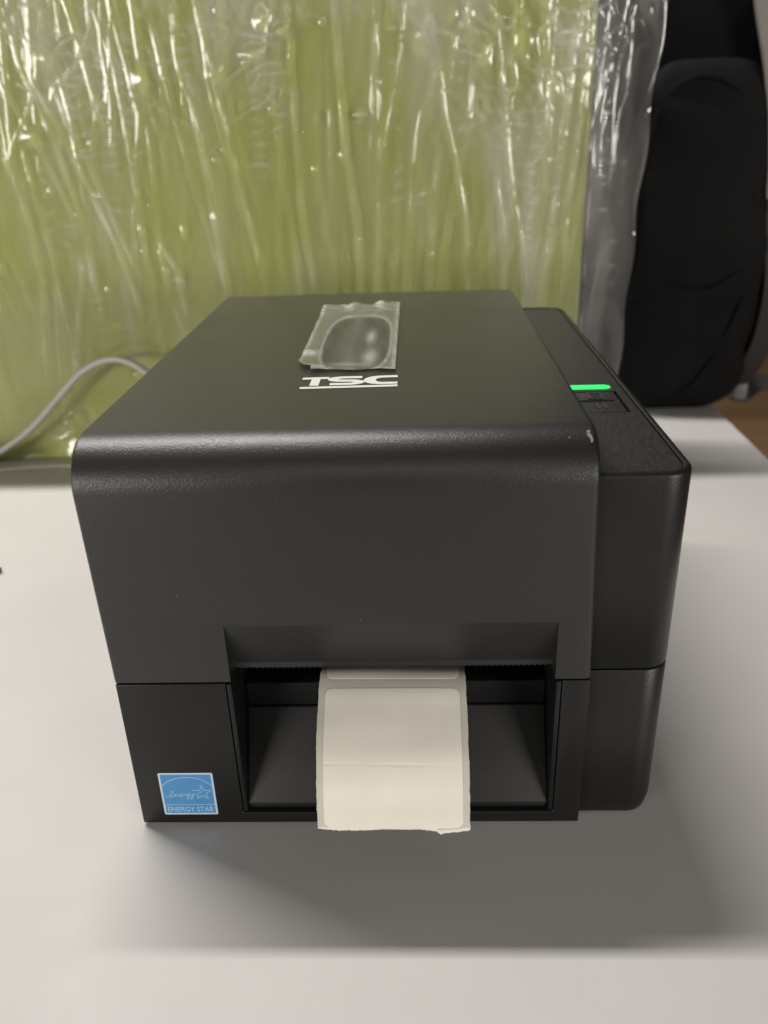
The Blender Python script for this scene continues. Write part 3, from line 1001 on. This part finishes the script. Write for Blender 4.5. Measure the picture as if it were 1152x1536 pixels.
def build_wrap():
    rng = np.random.default_rng(11)
    x0, x1 = -.36, .2870
    nx, nz = 960, 600
    zmax = .40
    xs = np.linspace(x0, x1, nx)
    zs = np.linspace(0, zmax, nz)
    X, Z = np.meshgrid(xs, zs)
    def vnoise(sx, sz, seed):
        r = np.random.default_rng(seed)
        gx, gz = int((x1 - x0) / sx) + 3, int(zmax / sz) + 3
        g = r.standard_normal((gz, gx))
        fx = (X - x0) / sx; fz = Z / sz
        ix = fx.astype(int); iz = fz.astype(int)
        tx = fx - ix; tz = fz - iz
        tx = tx * tx * (3 - 2 * tx); tz = tz * tz * (3 - 2 * tz)
        return (g[iz, ix] * (1 - tx) * (1 - tz) + g[iz, ix + 1] * tx * (1 - tz) + g[iz + 1, ix] * (1 - tx) * tz + g[iz + 1, ix + 1] * tx * tz)
    h = np.zeros_like(X) + .0035
    crease_glare = np.zeros_like(X)
    # slow billows, longer in z than in x
    h += .0010 * vnoise(.09, .25, 1) + .0002 * vnoise(.035, .18, 2)
    # fine tension lines
    warp = .01 * vnoise(.09, .12, 5)
    def ridged(sx, sz, seed, shear=0):
        r = np.random.default_rng(seed)
        gx, gz = int((x1 - x0 + .3) / sx) + 6, int(zmax / sz) + 3
        g = r.standard_normal((gz, gx))
        fx = (X - x0 + .12 + warp + shear * (Z - .2)) / sx; fz = Z / sz
        fx = np.clip(fx, 0, gx - 3)
        ix = fx.astype(int); iz = fz.astype(int)
        tx = fx - ix; tz = fz - iz
        tx = tx * tx * (3 - 2 * tx); tz = tz * tz * (3 - 2 * tz)
        n = (g[iz, ix] * (1 - tx) * (1 - tz) + g[iz, ix + 1] * tx * (1 - tz) + g[iz + 1, ix] * (1 - tx) * tz + g[iz + 1, ix + 1] * tx * tz)
        return np.exp(-np.abs(n) * 7)
    topk = np.clip((Z - .20) / .14, 0, 1)
    rightk = np.clip((X - .12) / .08, 0, 1)
    h += (.0001 + .0004 * topk + .0003 * rightk) * ridged(.026, .15, 21, .10)
    h += (.0001 + .0003 * topk + .0003 * rightk) * ridged(.018, .12, 22, -.12)
    # explicit folds
    def fold(pts, wmm, amm):
        pts = np.array(pts)
        o = np.argsort(pts[:, 1])
        pz, px = pts[o, 1], pts[o, 0]
        zz = zs
        xf = np.interp(zz, pz, px)
        # smooth the polyline a little
        k = 25
        ker = np.ones(k) / k
        xf = np.convolve(np.pad(xf, k // 2, mode='edge'), ker, mode='valid')
        m_ = np.clip((zz - pz[0] + .012) / .02, 0, 1) * np.clip((pz[-1] + .012 - zz) / .02, 0, 1)
        amp = amm * .001 * m_ * (1 + .35 * np.sin(zz * 140 + px[0] * 900) * np.sin(zz * 53))
        d = (X - xf[:, None]) / (wmm * .001)
        brk = .45 + .55 * np.sin(zz * rng.uniform(25, 60) + rng.uniform(0, 6)) * np.sin(zz * rng.uniform(70, 130) + rng.uniform(0, 6)) + rng.uniform(-.1, .3)
        crease_glare[:] += np.clip(brk, .12, 1)[:, None] * np.clip(amp[:, None] / .0012, 0, 1) * rng.uniform(.3, .65) * (np.exp(-d * d * .8) + .35 / (1 + (d / 5) ** 2))
        return amp[:, None] / (1 + d * d)
    for pts, wmm, amm in FOLDS:
        h[:] += fold(pts, wmm * .42, amm * .36)
    for i in range(26):
        xa = rng.uniform(-.33, .28)
        za = rng.uniform(.0, .28); zb = za + rng.uniform(.06, .22)
        sl = rng.normal(-.05, .12) if xa < .1 else rng.normal(.1, .08)
        h += fold([(xa, za), (xa + sl * (zb - za) * .5 + rng.normal(0, .003), (za + zb) / 2), (xa + sl * (zb - za), zb)],
                  rng.uniform(.5, .9), rng.uniform(.15, .5))
    for i in range(64):
        xa = rng.uniform(-.35, .285)
        za = rng.uniform(.0, .33); zb = za + rng.uniform(.03, .16)
        sl = rng.normal(-.10, .14) if xa < .08 else rng.normal(.08, .10)
        h += fold([(xa, za), (xa + sl * (zb - za) * .5 + rng.normal(0, .002), (za + zb) / 2), (xa + sl * (zb - za), zb)],
                  rng.uniform(.35, .6), rng.uniform(.06, .28))
    # broad bright glare on the film, painted in as milky clouds
    cl = np.clip(vnoise(.05, .10, 51) * .7 + vnoise(.02, .07, 52) * .4 + .1, 0, 1)
    crease_glare += .30 * cl * np.clip((Z - .23 - .03 * np.sin(X * 19 + 1)) / .09, 0, 1)
    crease_glare += .42 * np.clip(.35 + .6 * vnoise(.008, .06, 53), 0, 1) * np.exp(-((X - .190 + .1 * (Z - .18)) / .022) ** 2 - ((Z - .185) / .055) ** 2)
    crease_glare += .22 * np.clip(.3 + .6 * vnoise(.008, .06, 54), 0, 1) * np.exp(-((X + .125 + .22 * (Z - .2)) / .020) ** 2 - ((Z - .20) / .09) ** 2)
    crease_glare += .16 * np.clip(.3 + .6 * vnoise(.01, .07, 55), 0, 1) * np.clip((X - .17) / .03, 0, 1)
    # broad shiny facets, pulled into soft dents
    for bx, bz, wx, wz, am in ((.006, .298, .010, .005, .0024), (.014, .318, .005, .007, .0020), (.027, .311, .006, .004, .0018), (-.02, .286, .007, .006, .0016),
                               (.078, .258, .005, .0022, .0012), (-.14, .30, .008, .008, .0016), (-.075, .285, .006, .009, .0014), (.12, .30, .006, .008, .0014),
                               (.19, .30, .007, .009, .0016), (.215, .27, .004, .010, .0014), (.165, .29, .005, .008, .0012), (-.16, .25, .008, .006, .0014), (.245, .26, .004, .012, .0012)):
        h += am * np.exp(-((X - bx) / wx) ** 2 - ((Z - bz) / wz) ** 2)
    # ladder crinkles: short cross ridges strung along a fold
    def ladder(xc, za, zb, n, wid, amp, lean=0):
        for k in range(n):
            z = za + (zb - za) * k / max(1, n - 1) + rng.normal(0, .0012)
            x = xc + lean * (z - za) + rng.normal(0, .0018)
            ang = rng.normal(0, .3)
            dx, dz = X - x, Z - z
            a = dx * math.cos(ang) + dz * math.sin(ang)
            b = -dx * math.sin(ang) + dz * math.cos(ang) + 30 * a * a * rng.uniform(-1, 1)
            L = wid * rng.uniform(.5, 1.2)
            crease_glare[:] += .35 * rng.uniform(.2, 1) * np.exp(-(a / L) ** 2) / (1 + (b / .0008) ** 2)
        h[:] += .8 * amp * rng.uniform(.2, 1.2) * np.exp(-(a / L) ** 2) / (1 + (b / .0007) ** 2)
    ladder(.203, .165, .275, 20, .0045, .0011, .05)
    ladder(.216, .16, .24, 12, .004, .0011, .06)
    ladder(.190, .24, .31, 10, .004, .0009)
    ladder(-.125, .235, .31, 12, .010, .0011)
    ladder(-.105, .20, .30, 14, .007, .0010)
    ladder(-.085, .24, .32, 10, .008, .0010)
    ladder(-.045, .24, .31, 10, .006, .0010)
    ladder(-.160, .17, .28, 14, .006, .0010, .0)
    ladder(-.13, .10, .19, 12, .006, .0009, -.2)
    ladder(-.10, .06, .14, 12, .005, .0009, -.3)
    ladder(.005, .22, .31, 14, .008, .0011)
    ladder(.02, .25, .31, 8, .010, .0014)
    ladder(.105, .20, .31, 12, .004, .0010)
    ladder(.15, .19, .31, 12, .004, .0010)
    ladder(.255, .19, .26, 10, .005, .0010)
    ladder(.270, .12, .22, 8, .003, .0008)
    for (cx_, cz_) in ((-.0725, .150), (-.066, .143), (.0775, .258), (-.168, .040), (-.148, .022), (-.14, .0185), (.158, .165), (.12, .20)):
        ladder(cx_, cz_ - .003, cz_ + .003, 2, .004, .0016)
    # scattered dimples
    for i in range(240):
        x = rng.uniform(x0, x1); z = rng.uniform(.02, .36)
        s = rng.uniform(.0009, .0022)
        h += rng.uniform(-1, 1) * .0009 * np.exp(-((X - x) ** 2 + ((Z - z) / rng.uniform(.6, 2.2)) ** 2) / s ** 2)
    # crumpled band near the top
    cr = ridged(.009, .012, 31) + .7 * ridged(.006, .02, 32, .5)
    band = np.clip((Z - .255 - .03 * np.sin(X * 23) - .02 * vnoise(.05, .05, 40)) / .03, 0, 1)
    crease_glare += .22 * band * np.clip(cr, 0, 1)
    h += .0005 * band * cr * np.clip(.35 + .65 * vnoise(.06, .06, 41), 0, 1.3)
    # slack foot of the film rolls forward on to the desk
    foot = np.clip((.030 - Z) / .030, 0, 1)
    h += foot ** 2 * (.012 + .008 * vnoise(.07, .05, 9) + .006 * np.sin(X * 40))
    # right hand overhang: past the panel edge it sinks a little and flutters
    ov = np.clip((X - PXR) / .03, 0, 1)
    h = h * (1 - .2 * ov) + ov * .0018 * vnoise(.05, .09, 14) + ov * .0012
    h = np.maximum(h, .0008 - .02 * ov)
    # outline: right edge
    zr = np.array([0, .0625, .10, .135, .1935, .26, .32, .40])
    xr = np.array([.274, .2762, .2768, .2790, .2805, .2840, .2873, .290])
    xe = np.interp(zs, zr, xr)[:, None] + .0012 * np.sin(zs * 90)[:, None]
    Xo = np.where(X > PXR, PXR + (X - PXR) * (xe - PXR) / (x1 - PXR), X)
    Zo = Z + ZD + .0012
    Yo = PY - h
    over = np.clip(Zo - (PZ + .004), 0, None)
    Yo = np.where(over > 0, PY - np.minimum(h, .003 + 0 * h) + over - .0, Yo)
    Zo = np.where(over > 0, PZ + .004 + .001 * np.sin(X * 200), Zo)
    V = np.stack([Xo, Yo, Zo], -1).reshape(-1, 3)
    idx = np.arange(nx * nz).reshape(nz, nx)
    F = np.stack([idx[:-1, :-1], idx[:-1, 1:], idx[1:, 1:], idx[1:, :-1]], -1).reshape(-1, 4)
    me = bpy.data.meshes.new('plastic_wrap')
    me.vertices.add(len(V)); me.vertices.foreach_set('co', V.astype(np.float32).ravel())
    me.loops.add(F.size); me.loops.foreach_set('vertex_index', F.astype(np.int32).ravel())
    me.polygons.add(len(F)); me.polygons.foreach_set('loop_start', (np.arange(len(F)) * 4).astype(np.int32))
    me.update(calc_edges=True)
    at = me.attributes.new('crease_glare', 'FLOAT', 'POINT')
    at.data.foreach_set('value', np.clip(crease_glare * .75, 0, .7).astype(np.float32).ravel())
    return me
wrap = obj('plastic_wrap', build_wrap(), M['wrap'], None, smooth=180)
wrap['label'] = 'wrinkled clear plastic wrap over the green desk divider'
wrap['category'] = 'plastic wrap'

# ------------------------------------------------------------------ backpack
BP = thing('backpack', 'black nylon backpack standing at the right end of the desk', 'backpack', (.335, .59, ZD))
def superbox(cx, cy, cz, hx, hy, hz, e=3.2, nu=48, nv=40, wob=.004, seed=1, topk=.9):
    r = random.Random(seed)
    ph_ = [r.uniform(0, 6.28) for _ in range(8)]
    bm = bmesh.new()
    rows = []
    def sp(v, p):
        return math.copysign(abs(v) ** p, v)
    for j in range(nv + 1):
        t = -math.pi / 2 + math.pi * j / nv
        row = []
        for i in range(nu):
            a = 2 * math.pi * i / nu
            k = 2 / e
            x = sp(math.cos(t), k) * sp(math.cos(a), k)
            y = sp(math.cos(t), k) * sp(math.sin(a), k)
            z = sp(math.sin(t), k)
            s = 1 - (1 - topk) * max(0, z)
            dx = wob * (math.sin(9 * z + ph_[0] + 2 * a) + .6 * math.sin(17 * z + 5 * a + ph_[1]))
            row.append((cx + (hx * s + dx) * x, cy + (hy * s + dx * .7) * y, cz + hz * z))
        rows.append(row)
    return loft(rows, bm=bm)
def lower_right_round(o):
    pass
bm = superbox(.344, .590, .2005, .100, .082, .2025, 4.6, seed=2, wob=.002, topk=.8)
body = obj('bag_body', bm, M['nylon'], BP, smooth=180)
bm = superbox(.354, .524, .1435, .064, .036, .1455, 4.4, seed=5, wob=.0025)
pocket = obj('front_pocket', bm, M['nylon2'], BP, smooth=180)
zp = catmull([(.298, .4995, .06), (.300, .494, .15), (.305, .495, .22), (.318, .496, .262), (.345, .496, .276), (.375, .496, .262), (.392, .496, .22), (.397, .494, .15)], 8)
obj('zip', tube(zp, .0022, 8), M['nylon'], pocket)
bm = superbox(.285, .560, .115, .030, .038, .117, 2.8, seed=8, wob=.004)
obj('side_pocket', bm, M['nylon2'], BP, smooth=180)
# seams across the pocket
obj('seam', tube(catmull([(.300, .490, .105), (.33, .4885, .118), (.362, .4875, .112), (.395, .489, .128)], 8), .0009, 6), M['nylon2'], pocket)
obj('seam', tube(catmull([(.352, .489, .012), (.372, .4878, .040), (.392, .489, .085), (.403, .493, .12)], 8), .0009, 6), M['nylon2'], pocket)
def ribbon(pts, wdir, wd, th, bm=None):
    P = catmull(pts, 8)
    wdv = Vector(wdir).normalized()
    rings = []
    for i, p in enumerate(P):
        t = (P[min(i + 1, len(P) - 1)] - P[max(i - 1, 0)]).normalized()
        wv = (wdv - t * wdv.dot(t)).normalized()
        n = wv.cross(t)
        rings.append([p + wv * a * wd / 2 + n * b * th / 2 for a, b in ((-1, -.6), (-.9, 1), (.9, 1), (1, .6), (.9, -1), (-.9, -1))])
    return loft(rings, bm=bm)
obj('shoulder_strap', ribbon([(.372, .530, .42), (.381, .505, .36), (.391, .500, .32), (.406, .498, .27), (.4147, .497, .22), (.4195, .497, .185)],
                             (1, .25, 0), .026, .006), M['strap'], BP, smooth=50)
obj('strap_webbing', ribbon([(.4185, .498, .20), (.422, .498, .16), (.429, .500, .115), (.430, .506, .07), (.425, .517, .035), (.420, .536, .012)],
                             (1, .25, 0), .024, .003), M['dark_web'], BP, smooth=50)
wb = obj('webbing', ribbon([(.420, .556, .004), (.436, .556, -.004), (.452, .558, .006), (.470, .562, .002), (.49, .57, -.02)], (.1, .7, .4), .024, .002), M['grey_web'], BP, smooth=50)
bm = box(.424, .440, .548, .566, -.010, .010)
bk = obj('buckle', bm, M['buckle'], BP)
bake(bk, [('BEVEL', dict(width=.004, segments=4, limit_method='ANGLE'))])
smooth_obj(bk)

# ------------------------------------------------------------------ cables
cab = obj('usb_cable', tube(catmull([(-.40, .300, ZD + .003), (-.32, .360, ZD + .003), (-.262, .385, .004), (-.232, .388, .014), (-.200, .389, .034), (-.172, .390, .060), (-.148, .389, .081), (-.125, .386, .0905),
                                     (-.105, .380, .0885), (-.085, .368, .0780), (-.060, .345, .062), (-.02, .310, .048), (.02, .285, .042), (.05, .268, .040)], 10), .0026, 12), M['cable'], None, smooth=60)
cab['label'] = 'pale grey cable arching from behind the printer down to the desk'
cab['category'] = 'cable'
bm = box(.042, .058, .2659, .272, .036, .044)
c2 = obj('thin_cable', tube(catmull([(-.42, .325, ZD + .0014), (-.30, .368, ZD + .0014), (-.24, .384, ZD + .0014), (-.19, .392, ZD + .0014), (-.14, .384, ZD + .0014), (-.08, .360, ZD + .0014), (-.02, .330, ZD + .0014), (.04, .300, ZD + .0014)], 8), .0012, 8), M['cable'], None, smooth=60)
c2['label'] = 'thin grey cable lying on the desk along the foot of the plastic wrap'
c2['category'] = 'cable'
c3 = obj('black_cable', tube(catmull([(-.30, .250, ZD + .0022), (-.23, .232, ZD + .0022), (-.185, .219, ZD + .0022), (-.1545, .2115, ZD + .0022)], 8), .0022, 10), M['black_cable'], None, smooth=60)
c3['label'] = 'dark cable end just poking in at the left edge of the desk'
c3['category'] = 'cable'
